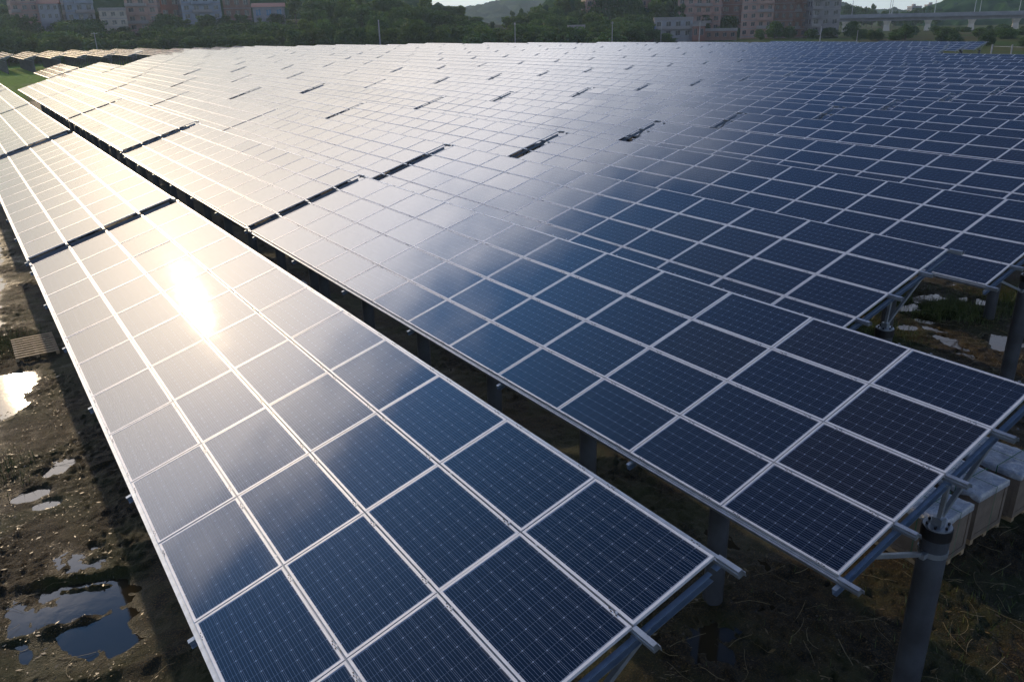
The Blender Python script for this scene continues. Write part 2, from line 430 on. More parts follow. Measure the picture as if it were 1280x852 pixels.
def rail_mesh(b, j, k=0, kd=1, simple_=False):
    s = j*PV
    if j == 0: s -= .018
    if j == 4: s += .018
    def bx(a0, a1, y0, y1, n0, n1, mi):
        v = [sp(a, y, n) for n in (n0, n1) for (a, y) in ((a0,y0),(a1,y0),(a1,y1),(a0,y1))]
        b.add([tuple(p) for p in v], [(0,3,2,1),(4,5,6,7),(0,1,5,4),(1,2,6,5),(2,3,7,6),(3,0,4,7)], mi)
    if simple_:
        bx(s-.03, s+.03, -.25, LEN+.2, -.085, -.038, k); return
    bx(s-.032, s+.032, -.27, LEN+.24, -.085, -.040, k)            # base channel below the frames
    hw = .0035 if 0 < j < 4 else .006
    bx(s-hw, s+hw, 0, LEN, -.040, -.030, k)                        # web between the frames
    bx(s-.024, s+.024, -.27, -.01, -.040, -.003, k)                # proud rail end
    bx(s-.020, s+.020, -.2702, -.268, -.078, -.010, kd) if False else None
    bx(s+.024, s+.030, -.30, -.24, -.075, -.02, k)
    bx(s-.024, s+.024, LEN+.005, LEN+.24, -.040, -.003, k)
    # slots and clamp bolts around every seam, on the lower lip
    r_ = random.Random(j)
    for i in range(13):
        for sg in (-1, 1):
            y = i*PU + sg*.24
            if not (0 < y < LEN): continue
            for q in range(4):
                yy = y + (q-1.5)*.034; off = -.024 + .012*((q) % 2)
                if j == 0: off = .028 + .010*(q % 2)
                bx(s+off-.0045, s+off+.0045, yy-.009, yy+.009, -.002, .0025, kd)
            if j > 0: bx(s-.012, s+.006, y-.05, y-.02, 0.0, .007, k)
ME_rail = []
for j in range(5):
    b = MB(); rail_mesh(b, j); ME_rail.append(b.mesh('rail', [M_alu if False else M_zinc, M_slot]))

MID = 2*PV
PTOP = CAM_Z-5.72                 # top of the concrete pile
PX = MID*CT
def channel(b, p0, p1, w_, h_, mi=0, t_=.006, up=(0,0,1)):
    """open C channel"""
    p0 = Vector(p0); p1 = Vector(p1); d = (p1-p0); L = d.length; d.normalize()
    a = d.cross(Vector(up)).normalized(); u = a.cross(d)
    M = Matrix((a, d, u)).transposed().to_4x4(); M.translation = p0
    b.box(-w_/2, w_/2, 0, L, h_/2-t_, h_/2, mi, M)
    b.box(-w_/2, -w_/2+t_, 0, L, -h_/2, h_/2-t_, mi, M)
    b.box(-w_/2+t_, w_/2, 0, L, -h_/2, -h_/2+t_, mi, M)
def mk_rafter():
    b = MB(); channel(b, sp(-.13, 0, -.135), sp(4*PV-.12, 0, -.135), .055, .09)
    for s in (.02, PV, 2*PV, 3*PV, 4*PV-.02): # cleats under the rails
        b.bar(sp(s-.05, .0, -.088), sp(s+.05, .0, -.088), .07, .006)
    return b.mesh('rafter', [M_bluest])
def mk_post():
    b = MB(); b.tube((PX,0,-.6), (PX,0,PTOP-.13), .165, .165, 28); return b.mesh('post', [M_post])
def mk_collar():
    b = MB()
    b.tube((PX,0,PTOP-.16), (PX,0,PTOP-.02), .178, .178, 28, 0)
    b.tube((PX,0,PTOP-.02), (PX,0,PTOP), .165, .165, 28, 1)
    for k in range(6):
        a = k*math.pi/3+.3; x, y = PX+.125*math.cos(a), .125*math.sin(a)
        b.tube((x,y,PTOP), (x,y,PTOP+.03), .016, .016, 6, 0)
    b.box(PX-.05, PX+.05, -.06, .06, PTOP, PTOP+.10, 1)
    b.tube((PX,0,PTOP-.40), (PX,0,PTOP-.33), .172, .172, 28, 1)
    b.box(PX-.25, PX-.16, -.03, .03, PTOP-.40, PTOP-.33, 1)
    return b.mesh('collar', [M_dark, M_zinc])
def mk_struts():
    out = []
    for p0, p1 in (((PX, 0, PTOP+.03), sp(MID, 0, -.17)), ((PX+.08, .035, PTOP+.02), sp(3.15*PV, .035, -.17)), ((PX-.20, .035, PTOP-.365), sp(.55, .035, -.17))):
        b = MB(); b.bar(p0, p1, .05, .05, up=(0,1,0)); out.append(b.mesh('strut', [M_zinc]))
    return out
ME_rafter, ME_post, ME_collar, ME_struts = mk_rafter(), mk_post(), mk_collar(), mk_struts()
POSTY = [-.03 + 3.28*i for i in range(7)]

def jit(r, a): return r.gauss(0, a)
def table_near(root, r, ja=.0028):
    for i in range(12):
        for j in range(4):
            o = link(bpy.data.objects.new('solar_panel', ME_glass), root)
            o.location = sp((j+.5)*PV, (i+.5)*PU, 0)
            o.rotation_euler = (max(-.007, min(.007, jit(r, ja))), -TILT + max(-.004, min(.004, jit(r, ja*.6))), 0)
            fr = link(bpy.data.objects.new('frame', ME_frame), o)
    for j in range(5):
        link(bpy.data.objects.new('rail', ME_rail[j]), root)
    for y in POSTY:
        p = link(bpy.data.objects.new('post', ME_post), root); p.location = (0, y, 0)
        c = link(bpy.data.objects.new('collar', ME_collar), p)
        f = link(bpy.data.objects.new('rafter', ME_rafter), root); f.location = (0, y, 0)
        for ms in ME_struts:
            s_ = link(bpy.data.objects.new('strut', ms), root); s_.location = (0, y, 0)
def mk_support(b, k0, k1, k2):
    for j in range(5): rail_mesh(b, j, k0, k0, True)
    for y in POSTY:
        b.bar(sp(-.15, y, -.13), sp(4*PV-.1, y, -.13), .055, .09, k2)
        b.tube((PX,y,-.6), (PX,y,PTOP), .165, .165, 10, k1)
        b.bar((PX,y,PTOP), sp(MID, y, -.17), .05, .05, k0, up=(0,1,0)); b.bar((PX+.08,y,PTOP), sp(3.15*PV, y, -.17), .05, .05, k0, up=(0,1,0))
        b.bar((PX-.2,y,PTOP-.36), sp(.55, y, -.17), .05, .05, k0, up=(0,1,0))
_b = MB(); mk_support(_b, 0, 1, 2); ME_support = _b.mesh('support_structure', [M_zinc, M_post, M_bluest])
def table_mid(root, r):
    for i in range(12):
        for j in range(4):
            o = link(bpy.data.objects.new('solar_panel', ME_mid), root)
            o.location = sp((j+.5)*PV, (i+.5)*PU, 0)
            o.rotation_euler = (jit(r, .0022), -TILT + jit(r, .0014), 0)
    link(bpy.data.objects.new('support_structure', ME_support), root)
FAR = []
for q in range(6):
    r = random.Random(q+50); b = MB()
    for i in range(12):
        for j in range(4):
            M = Matrix.Translation(sp((j+.5)*PV, (i+.5)*PU, 0)) @ Euler((jit(r,.002), -TILT+jit(r,.0013), 0)).to_matrix().to_4x4()
            panel_combo(b, M, r.random()+.01)
    mk_support(b, 3, 4, 5)
    FAR.append(b.mesh('solar_table', [M_cell, M_back, M_alu, M_zinc, M_post, M_bluest]))

ORD = ['first','second','third','fourth','fifth','sixth','seventh','eighth','ninth','tenth','eleventh','twelfth','thirteenth','fourteenth','fifteenth','sixteenth','seventeenth','eighteenth','nineteenth','twentieth','twenty-first','twenty-second','twenty-third','twenty-fourth','twenty-fifth','twenty-sixth','twenty-seventh']
def far_end(x):
    return float(np.interp(x, [0, 4, 9.9, 10.1, 24, 46, 63, 83, 95, 108, 119, 125, 132, 142, 150],
                              [107, 107, 109, 150, 282, 276, 254, 247, 227, 217, 196, 181, 143, 112, 95]))
tables = []
def in_view(x, y):
    v = R3 @ np.array([x+1.9, y+10, 3-CAM_Z])
    for (a, bb) in ((0,0),(3.9,0),(0,20),(3.9,20),(2,10),(2,5),(2,15)):
        v = R3 @ np.array([x+a, y+bb, 3.0-CAM_Z])
        if v[2] > 1 and -40 < v[0]/v[2]*F+640 < 1320 and v[1]/v[2]*F+426 < 900: return True
    return False
for k in range(26):
    x0 = X0 + PITCH*k + (.16 if k == 1 else 0)
    r = random.Random(100+k)
    segs = []
    if k <= 1: start = 3.98 + .02*k
    elif k <= 5: start = 8.28
    else: start = 6.7
    if k == 17: start = 47.0
    if k > 17: start = 66.5 + (0 if k < 21 else 9.0)
    y = start; n = 0
    fe = far_end(x0)
    while y + 14 < max(fe, 1):
        segs.append(y); y += LEN + .72 + (r.uniform(-.12,.12) if n else 0); n += 1
    if k == 0: segs = [3.98, 24.68, 46.8, 67.5, 88.2]
    if k == 1: segs = [4.0, 24.75, 45.75, 66.5, 87.2]
    # two rows of the left corner stop early and start again past the meadow
    if 2 <= k <= 7:
        segs = [s for s in segs if s + LEN < [0,0,154,156,170,182,195,230][k]]
        base = 243 - (k-2)*1.2
        segs += [base, base+LEN+.6]
    row = 0
    for y in segs:
        if not in_view(x0, y): continue
        row += 1
        near = math.hypot(x0+2, y+3)
        tables.append((k, x0, y, row, near))
for (k, x0, y, row, D) in tables:
    r = random.Random(k*100+row)
    px = R3 @ np.array([x0+2, y+8, 3-CAM_Z]); px = px[0]/px[2]*F+640
    tone = 'sunlit cream' if px < 420 else ('pale blue grey' if px < 760 else 'dark blue')
    if k == 0 and row == 1: lab = 'nearest solar table at lower left, carrying the blinding sun glint'
    elif k == 1 and row == 1: lab = 'solar table in the second row from the left, its near end beside the black-collared pile'
    else: lab = '%s solar table, %s row from the left, %s one from the camera' % (tone, ORD[k], ORD[row-1])
    dz = r.uniform(-.03, .03); rz = r.uniform(-.0012, .0012); dx = r.uniform(-.05, .05)
    ry = r.gauss(0, .0028); rx = r.gauss(0, .0010)
    if k <= 1 and row == 1: dz = dx = ry = rx = 0; rz = .0062*k
    if 1 < k < 4 and row == 1: dz *= .3; dx *= .3; ry *= .5
    if D < 52:
        root = empty('solar_table'); table_near(root, r)
    elif D < 125:
        root = empty('solar_table'); table_mid(root, r)
    else:
        root = link(bpy.data.objects.new('solar_table', FAR[r.randrange(6)]))
    root.location = (x0+dx, y, dz); root.rotation_euler = (rx, ry, rz)
    tag(root, lab, 'solar table', 'solar tables standing in long parallel rows')
print('tables', len(tables))

# ================================================================== CRATES, PALLETS, LITTER
M_ply = simple('weathered_plywood', (.20, .155, .115), .75, 0, .3, 2.5, .4, 20, vcol=(.10,.078,.06))
M_film = None
def mat_film():
    t = NT('wrinkled_plastic_film')
    tc = t.n('ShaderNodeTexCoord').outputs['Object']
    f = t.noise(3.2, 7, .65, tc, 1.2)
    t.l(t.mix(t.rng(f, .35, .65), (.20, .22, .25), (.42, .44, .46)), t.b.inputs['Base Color'])
    t.b.inputs['Roughness'].default_value = .28; t.b.inputs['Coat Weight'].default_value = .5
    t.bump(t.noise(6, 6, .6, tc, 2.0), .9, .05); return t.m
M_film = mat_film()
M_strap = simple('green_strap', (.03, .14, .07), .5)
M_wood = simple('pallet_wood', (.42, .30, .17), .7, 0, .25, 5, .3, 30)
def crate(x, y, rz, lab, L=1.72, W=1.0, H=1.03):
    root = empty('crate', (x, y, .06), rz)
    b = MB()
    for i in range(5): b.box(.0, W, i*.39, i*.39+.1, .09, .11)
    for xx in (0, W/2-.05, W-.1): b.box(xx, xx+.1, 0, L, 0, .088)
    b.build('pallet_base', M_wood, root)
    b = MB(); b.box(.012, W-.012, .012, L-.012, .112, H-.012)
    b.build('carton', M_ply, root)
    b = MB()
    # corner and edge boards of the plywood case
    for xx in (0, W-.09):
        for yy in (0, L-.02): b.box(xx, xx+.09, yy-.001, yy+.021, .113, H-.02)
    for yy in (0, L-.09):
        for xx in (-.001, W-.019): b.box(xx, xx+.02, yy+.022 if yy == 0 else yy-.002, yy+.088, .113, H-.02)
    for zz in (.115, H-.12):
        b.box(.091, W-.091, -.002, .018, zz, zz+.09); b.box(.091, W-.091, L-.018, L+.002, zz, zz+.09)
        b.box(-.002, .018, .091, L-.091, zz, zz+.09); b.box(W-.018, W+.002, .091, L-.091, zz, zz+.09)
    b.build('edge_board', M_ply, root)
    # film: a rumpled cap hanging over the upper edges
    bm = bmesh.new(); nx, ny = 26, 40; rr = np.random.default_rng(int(x*100))
    X, Y = np.meshgrid(np.linspace(-.055, W+.055, nx), np.linspace(-.055, L+.055, ny))
    nzv = (vnoise(X+x*3, Y, .18, 21)-.5)*.035 + (vnoise(X, Y+x*5, .07, 22)-.5)*.014
    vs_ = []
    for a in range(ny):
        for c in range(nx):
            xx, yy = X[a,c], Y[a,c]
            ex = max(0, -xx, xx-W); ey = max(0, -yy, yy-L); e = max(ex, ey)
            zz = H+.012+abs(nzv[a,c]) - e*2.2*(1+nzv[a,c]*12)
            vs_.append(bm.verts.new((min(max(xx, -.014), W+.014)+nzv[a,c]*.2, min(max(yy, -.014), L+.014)+nzv[a,c]*.2, zz)))
    for a in range(ny-1):
        for c in range(nx-1): bm.faces.new((vs_[a*nx+c], vs_[a*nx+c+1], vs_[(a+1)*nx+c+1], vs_[(a+1)*nx+c]))
    me = bpy.data.meshes.new('plastic_film'); bm.to_mesh(me); bm.free(); me.materials.append(M_film)
    for p in me.polygons: p.use_smooth = True
    link(bpy.data.objects.new('plastic_film', me), root)
    b = MB()
    for yy in (.42, 1.25):
        b.box(-.024, W+.024, yy, yy+.016, H+.034, H+.038); b.box(-.026, -.024, yy, yy+.016, .1, H+.038); b.box(W+.024, W+.026, yy, yy+.016, .1, H+.038)
    for xx in (.5,):
        b.box(xx, xx+.016, -.026, L+.026, H+.040, H+.043); b.box(xx, xx+.016, -.028, -.026, .1, H+.043)
    b.build('strap', M_strap, root)
    tag(root, lab, 'crate', 'film covered wooden crates under the second row')
crate(12.32, 5.50, .02, 'film topped plywood crate half hidden behind the black-collared pile')
crate(13.64, 5.58, -.015, 'middle one of three plywood crates with crumpled film on top')
crate(14.95, 5.50, .01, 'plywood crate with film top farthest to the right edge')

def pallet(x, y, z, rz, lab, W=1.15, L=1.9, rx=0):
    b = MB()
    n = 9
    root = empty('wooden_pallet', (x, y, z), rz); root.rotation_euler = (rx, 0, rz)
    for i in range(n):
        b = MB(); t0 = i*(L-.1)/(n-1); b.box(0, W, t0, t0+.1, .10, .122); b.build('slat', M_wood, root)
    for xx in (0, W/2-.045, W-.09):
        b = MB(); b.box(xx, xx+.09, 0, L, .0, .098); b.build('runner', M_wood, root)
    tag(root, lab, 'pallet')
pallet(.02, 26.35, .10, 0, 'slatted wooden pallet lying in the mud beside the nearest row')
pallet(5.0, 25.3, .10, .35, 'pale wooden pallet lying in the dark gap between the first two rows')

def scrap(x, y, lab):
    bm = bmesh.new(); bmesh.ops.create_grid(bm, x_segments=10, y_segments=8, size=.3)
    for v in bm.verts:
        v.co.z = .10 + .14*math.sin(v.co.x*9+v.co.y*4)*math.cos(v.co.y*8)+random.uniform(-.02,.02); v.co.x *= 1.3
    me = bpy.data.meshes.new('plastic_sheet'); bm.to_mesh(me); bm.free(); me.materials.append(M_film)
    o = link(bpy.data.objects.new('plastic_sheet', me)); o.location = (x, y, .1); o.rotation_euler = (.1,.1,.8)
    tag(o, lab, 'litter')
scrap(9.3, 28.2, 'scrap of white plastic sheet lying under the second row')

# ================================================================== STRAW AND GRASS ON THE GROUND (uncountable)
def gz(x, y): return float(ground_h(np.array([x]), np.array([y]))[0] + terrain(np.array([x]), np.array([y]))[0])
def build_straw():
    M = simple('dry_straw', (.36, .29, .15), .7, 0, .3)
    b = MB(); r = random.Random(5)
    areas = [(8.5, 17, 2.2, 7.5, 260), (5, 8.6, 3, 12, 110), (-4, .8, 9, 24, 200), (20, 28, 8.5, 14, 160)]
    for (xa, xb, ya, yb, n) in areas:
        for _ in range(n):
            x, y = r.uniform(xa, xb), r.uniform(ya, yb); a = r.uniform(0, 6.28); L = r.uniform(.12, .75)
            z0 = gz(x, y)
            if z0 < .0: continue
            p = Vector((x, y, z0+.012)); bend = r.uniform(-1.2, 1.2); wd = r.uniform(.002, .006); k = 5
            for q in range(k):
                a += bend*.25; nxt = p + Vector((math.cos(a), math.sin(a), 0))*(L/k)
                nxt.z = max(gz(nxt.x, nxt.y)+.012, p.z - .02) + r.uniform(0, .015)
                b.tube(p, nxt, wd, wd*.8, 3, cap=False); p = nxt
    o = b.build('straw', M); o['kind'] = 'stuff'; tag(o, 'dry straw stalks strewn over the dark mud', 'straw')
build_straw()
def build_grass():
    t = NT('grass_blades')
    g = t.n('ShaderNodeNewGeometry')
    c = t.mix(g.outputs['Random Per Island'], (.045, .085, .015), (.12, .15, .035))
    t.l(c, t.b.inputs['Base Color']); t.b.inputs['Roughness'].default_value = .5
    r = np.random.default_rng(3)
    P = []
    for (x, y, s, n) in [(-1.4, 28.6, 1.0, 2600), (-4.5, 24, 1.6, 1500), (25.7, 12.7, .7, 3500), (28.2, 11.6, .9, 2600), (24.8, 14.9, 1.0, 2200), (22.0, 12.8, .7, 700), (-.9, 19.3, .5, 350), (12, 4.2, 1.6, 500), (6.2, 13.5, .8, 600)]:
        P.append(np.c_[r.normal(x, s, n), r.normal(y, s, n)])
    P = np.concatenate(P)
    Z = ground_h(P[:,0], P[:,1]); ok = Z > .015; P = P[ok]; Z = Z[ok]
    n = len(P); a = r.uniform(0, 2*np.pi, n); h = r.uniform(.06, .24, n); wd = r.uniform(.004, .010, n)
    lean = r.uniform(0, .6, n)*h; la = r.uniform(0, 2*np.pi, n)
    v = np.zeros((n, 3, 3)); 
    v[:,0,0] = P[:,0]-np.cos(a)*wd; v[:,0,1] = P[:,1]-np.sin(a)*wd; v[:,0,2] = Z-.01
    v[:,1,0] = P[:,0]+np.cos(a)*wd; v[:,1,1] = P[:,1]+np.sin(a)*wd; v[:,1,2] = Z-.01
    v[:,2,0] = P[:,0]+np.cos(la)*lean; v[:,2,1] = P[:,1]+np.sin(la)*lean; v[:,2,2] = Z+h
    me = bpy.data.meshes.new('grass'); me.from_pydata(v.reshape(-1,3).tolist(), [], np.arange(3*n).reshape(n,3).tolist()); me.materials.append(t.m)
    o = link(bpy.data.objects.new('grass', me)); o['kind'] = 'stuff'; tag(o, 'short green grass tufts growing out of the mud', 'grass')
build_grass()
def build_litter():
    t = NT('dead_leaves_and_twigs')
    g = t.n('ShaderNodeNewGeometry')
    c = t.mix(g.outputs['Random Per Island'], (.016, .012, .005), (.18, .12, .038))
    t.l(c, t.b.inputs['Base Color']); t.b.inputs['Roughness'].default_value = .42
    r = np.random.default_rng(8); P = []
    for (xa, xb, ya, yb, n) in [(-5, .9, 9, 26, 14000), (-9, .9, 26, 46, 6000), (4.6, 7.4, 5, 24, 9000), (5, 17, 2.2, 8.5, 15000), (20, 28.5, 8.5, 15, 11000)]:
        P.append(np.c_[r.uniform(xa, xb, n), r.uniform(ya, yb, n)])
    P = np.concatenate(P); keep = vnoise(P[:,0], P[:,1], .7, 14)*.6+vnoise(P[:,0], P[:,1], .22, 15)*.4 > r.uniform(.25, .75, len(P)); P = P[keep]
    Z = ground_h(P[:,0], P[:,1]); ok = Z > .004; P = P[ok]; Z = Z[ok]; n = len(P)
    a = r.uniform(0, 2*np.pi, n); L = r.uniform(.007, .026, n)*np.where(r.random(n) < .12, 2.4, 1); wd = L*r.uniform(.12, .5, n)
    up = r.uniform(-.2, .9, n)*L
    dx, dy = np.cos(a), np.sin(a); v = np.zeros((n,4,3))
    for k, (u, s_, z) in enumerate([(-1,0,0),(0,-1,.4),(1,0,1),(0,1,.6)]):
        v[:,k,0] = P[:,0]+dx*u*L-dy*s_*wd; v[:,k,1] = P[:,1]+dy*u*L+dx*s_*wd; v[:,k,2] = Z+.012+up*z
    me = bpy.data.meshes.new('plant_litter'); me.from_pydata(v.reshape(-1,3).tolist(), [], np.arange(4*n).reshape(n,4).tolist()); me.materials.append(t.m)
    o = link(bpy.data.objects.new('plant_litter', me)); o['kind'] = 'stuff'; tag(o, 'dead leaves and twigs scattered over the wet mud', 'plant litter')
build_litter()

# ================================================================== VEGETATION
def mat_leaf(name, a, b_):
    t = NT(name)
    oi = t.n('ShaderNodeObjectInfo').outputs['Random']
    g = t.n('ShaderNodeNewGeometry')
    tc = t.n('ShaderNodeTexCoord').outputs['Object']
    c = t.mix(g.outputs['Random Per Island'], a, b_)
    c = t.mix(t.rng(t.noise(.35, 3, .5, tc), .4, .65, 0, .6), c, tuple(x*1.5 for x in b_))
    c = t.mix(t.ma('MULTIPLY', oi, .6), c, (a[0]*.7+.012, a[1]*.75, a[2]*.9))
    t.l(c, t.b.inputs['Base Color']); t.b.inputs['Roughness'].default_value = .7; t.b.inputs['Specular IOR Level'].default_value = .25
    tr = t.n('ShaderNodeBsdfTranslucent'); t.l(c, tr.inputs[0])
    ms = t.n('ShaderNodeMixShader'); ms.inputs[0].default_value = .40
    t.l(t.b.outputs[0], ms.inputs[1]); t.l(tr.outputs[0], ms.inputs[2]); t.l(ms.outputs[0], t.out.inputs[0])
    return t.m
M_leafA = mat_leaf('dark_leaves', (.036, .092, .020), (.10, .18, .038))
M_leafB = mat_leaf('olive_leaves', (.050, .100, .016), (.115, .185, .035))
M_bark = simple('bark', (.11, .085, .06), .85, 0, .3, 4)
def crown_mesh(name, W, H, base, nl, n, leaf, seed, mat):
    r = np.random.default_rng(seed)
    lob = []
    for i in range(nl):
        t = r.random()
        z = base + (H-base)*(.12+.80*t); rad = W/2*(1-.55*abs(t-.4)/.6)
        a = r.uniform(0, 2*np.pi); d = rad*.72*np.sqrt(r.random())
        lob.append((d*np.cos(a), d*np.sin(a), z, W*r.uniform(.13,.24), (H-base)*r.uniform(.10,.18)))
    lob = np.array(lob); pick = r.integers(0, nl, n)
    u = r.normal(size=(n,3)); u /= np.linalg.norm(u, axis=1)[:,None]
    rad = r.uniform(.55, 1.08, n)**.6
    L = lob[pick]; P = np.c_[L[:,0]+u[:,0]*L[:,3]*rad, L[:,1]+u[:,1]*L[:,3]*rad, L[:,2]+u[:,2]*L[:,4]*rad]
    P[:,2] = np.maximum(P[:,2], base*.6)
    nn = u + r.normal(0, .7, (n,3)); nn /= np.linalg.norm(nn, axis=1)[:,None]
    t1 = np.cross(nn, r.normal(size=(n,3))); t1 /= np.linalg.norm(t1, axis=1)[:,None]; t2 = np.cross(nn, t1)
    s = leaf*r.uniform(.5, 1.2, n)[:,None]
    v = np.stack([P-t1*s, P+t2*s*.6, P+t1*s, P-t2*s*.6], 1).reshape(-1,3)
    me = bpy.data.meshes.new(name); me.from_pydata(v.tolist(), [], np.arange(4*n).reshape(n,4).tolist()); me.materials.append(mat)
    return me, lob
def trunk_mesh(H, base, r0, lob, seed):
    b = MB(); rr = random.Random(seed)
    p = Vector((0,0,-.8)); k = 5; top = H*.72
    pts = [p] + [Vector((rr.uniform(-.25,.25)*q*.5, rr.uniform(-.25,.25)*q*.5, top*q/k)) for q in range(1, k+1)]
    for q in range(k): b.tube(pts[q], pts[q+1], r0*(1-.17*q), r0*(1-.17*(q+1)), 7)
    for q in range(min(9, len(lob))):
        L = lob[q]; st = pts[min(k, max(1, int(L[2]/top*k*.75)))]
        b.tube(st, (L[0], L[1], L[2]), r0*.35, r0*.1, 5)
    return b.mesh('trunk', [M_bark])
VAR = {}
def variant(key, W, H, base, nl, n, leaf, seed, mat, r0=.22):
    cm, lob = crown_mesh('crown', W, H, base, nl, n, leaf, seed, mat)
    VAR[key] = (cm, trunk_mesh(H, base, r0, lob, seed), W, H)
variant('broad', 10, 9, 1.2, 34, 3400, .42, 1, M_leafA)
variant('round', 9, 8, .6, 30, 3000, .40, 2, M_leafA)
variant('tall', 7, 12, 1.5, 34, 3000, .40, 3, M_leafA, .25)
variant('olive', 9, 8.5, .5, 30, 3200, .38, 4, M_leafB)
variant('loose', 8, 10, 1.5, 22, 1900, .45, 5, M_leafB)
variant('bush', 5.5, 3.6, .1, 22, 1900, .30, 6, M_leafA, .1)
variant('thicket', 14, 8, .3, 46, 4600, .42, 7, M_leafA)
variant('ragged', 8, 9.5, 1.0, 16, 1700, .46, 8, M_leafA, .2)
def tree(key, x, y, z, h, name='tree', lab=None, grp=None, wscale=1.0, cat='tree'):
    cm, tm, W, H = VAR[key]
    root = empty(name, (x, y, z), random.uniform(0, 6.28)); s = h/H; root.scale = (s*wscale, s*wscale, s)
    link(bpy.data.objects.new('crown', cm), root); link(bpy.data.objects.new('trunk', tm), root)
    tag(root, lab, cat, grp); return root
TOP = np.array([(-40,14),(0,10),(20,16),(60,20),(100,15),(125,26),(160,31),(178,34),(200,18),(230,21),(290,17),(312,15),(330,24),(355,20),(368,0),(400,-8),(470,-6),(510,-2),(545,2),(562,7),(578,13),(600,24),(616,31),(636,24),(655,20),(680,14),(705,16),(735,19),(780,20),(800,14),(815,30),(828,42)], float)
def top_y(px): return float(np.interp(px, TOP[:,0], TOP[:,1]))
rt = random.Random(77)
cnt = {}
def place_by_pixel(px, py_top, D, keys, rowname, name='tree', grp='trees beyond the far edge of the array'):
    p = at(px, py_top, D); z = float(terrain(p.x, p.y))
    h = max(3.0, p.z - z)
    key = rt.choice(keys); W, H = VAR[key][2:]
    ws = max(.8, min(1.5, 9.5/h))*rt.uniform(.9, 1.15) if rowname != 'bush' else 1
    cnt[rowname] = cnt.get(rowname, 0)+1
    c = cnt[rowname]
    looks = {'broad':'broad dark','round':'rounded dark','tall':'tall narrow dark','olive':'olive green','loose':'loose light green','bush':'low','thicket':'wide spreading','ragged':'ragged open'}[key]
    lab = '%s tree, number %d from the left in the %s tree belt' % (looks, c, rowname)
    return tree(key, p.x, p.y, z-.2, h, name, lab, grp, ws)
for row, (fr, dd, step) in enumerate([(.30, 6, 20), (.52, 20, 24), (.74, 40, 24), (.92, 62, 24), (1.0, 88, 22)]):
    nm = ['front', 'second', 'third', 'fourth', 'rearmost'][row]
    px = -35 + row*9
    while px < 835:
        t = top_y(px); basey = 60 - 10*min(1, px/640)
        py = basey + (t-basey)*fr + rt.uniform(-2.5, 2.5)*(0.6+.5*row)
        az = 33.9+math.degrees(math.atan((px-640)/F)); D = float(D0(az)) + dd + rt.uniform(-6, 6)
        keys = [['olive','bush','round','round'], ['broad','round','olive','thicket'], ['broad','thicket','tall','ragged'], ['thicket','broad','olive','ragged'], ['broad','ragged','tall','loose','thicket']][row]
        if row == 0 and (708 < px < 734 or 796 < px): px += step; continue
        if row == 1 and 812 < px: px += step; continue
        if rt.random() < .93: place_by_pixel(px, py, D, keys, nm)
        px += step*rt.uniform(.75, 1.2)
# individually visible trees
for (px, py, D, key, nm_, lab) in [
    (515, 26, 262, 'olive', 'tree', 'yellowish green round tree standing forward of the dark belt'),
    (605, 33, 262, 'olive', 'tree', 'bright green rounded tree where the belt dips'),
    (1134, 31, 300, 'round', 'tree', 'large dark round tree left of the second lit bridge pier'),
    (1066, 27, 330, 'round', 'tree', 'dark tree right beside the concrete tower block'),
    (1098, 38, 300, 'round', 'bush', 'dark shrub below the first lit bridge pier'),
    (1090, 38, 300, 'olive', 'bush', 'olive shrub at the far field edge below the viaduct'),
    (1176, 41, 290, 'olive', 'bush', 'olive shrub between two dark round shrubs near the field edge'),
    (1194, 40, 285, 'round', 'bush', 'dark round shrub below the third bridge pier'),
    (1236, 40, 280, 'round', 'bush', 'big dark shrub in the green meadow, right of the third pier'),
    (1248, 34, 340, 'broad', 'tree', 'broad dark tree below the rightmost bridge pier'),
    (1285, 45, 265, 'round', 'bush', 'small dark shrub at the right edge of the meadow'),
    (970, 27, 322, 'round', 'tree', 'dark tree in front of the tall apartment blocks'),
    (950, 37, 318, 'round', 'bush', 'dark shrub at the foot of the banded apartment block'),
    (988, 32, 322, 'broad', 'tree', 'second dark tree in front of the brick apartment block'),
    (1015, 36, 325, 'bush', 'bush', 'low shrub at the foot of the brick apartment block'),
    (1038, 34, 330, 'bush', 'bush', 'low shrub at the foot of the concrete tower')]:
    p = at(px, py, D); z = float(terrain(p.x, p.y)); h = max(2.5, p.z - z)
    tree(key, p.x, p.y, z-.15, h, nm_, lab, None, 1.25 if nm_ == 'bush' else 1.05, 'shrub' if nm_ == 'bush' else 'tree')
for q in range(15):
    px = 1052 + q*8.6 + rt.uniform(-2, 2); py = 6 + rt.uniform(-1, 5) + (4 if px > 1100 else 0)
    p = at(px, py, 600 + rt.uniform(-10, 30)); z = float(terrain(p.x, p.y))
    tree(rt.choice(['broad','ragged','round']), p.x, p.y, z, p.z-z, 'tree', 'distant hazy tree showing over the viaduct, number %d from the left' % (q+1), 'distant trees behind the viaduct', .7)
for q in range(16):
    px = 1056 + q*15 + rt.uniform(-4, 4); D = rt.uniform(370, 450)
    if min(abs(px-c) for c in (1057, 1109, 1160, 1214, 1269)) < 7: px += 9
    p = at(px, 40+rt.uniform(-2, 5), D); z = float(terrain(p.x, p.y))
    tree(rt.choice(['olive','round','bush','thicket']), p.x, p.y, z, rt.uniform(1.4, 2.8), 'bush', 'scrub under the viaduct, number %d from the left' % (q+1), 'scrub bushes under the viaduct', 1.2, 'shrub')
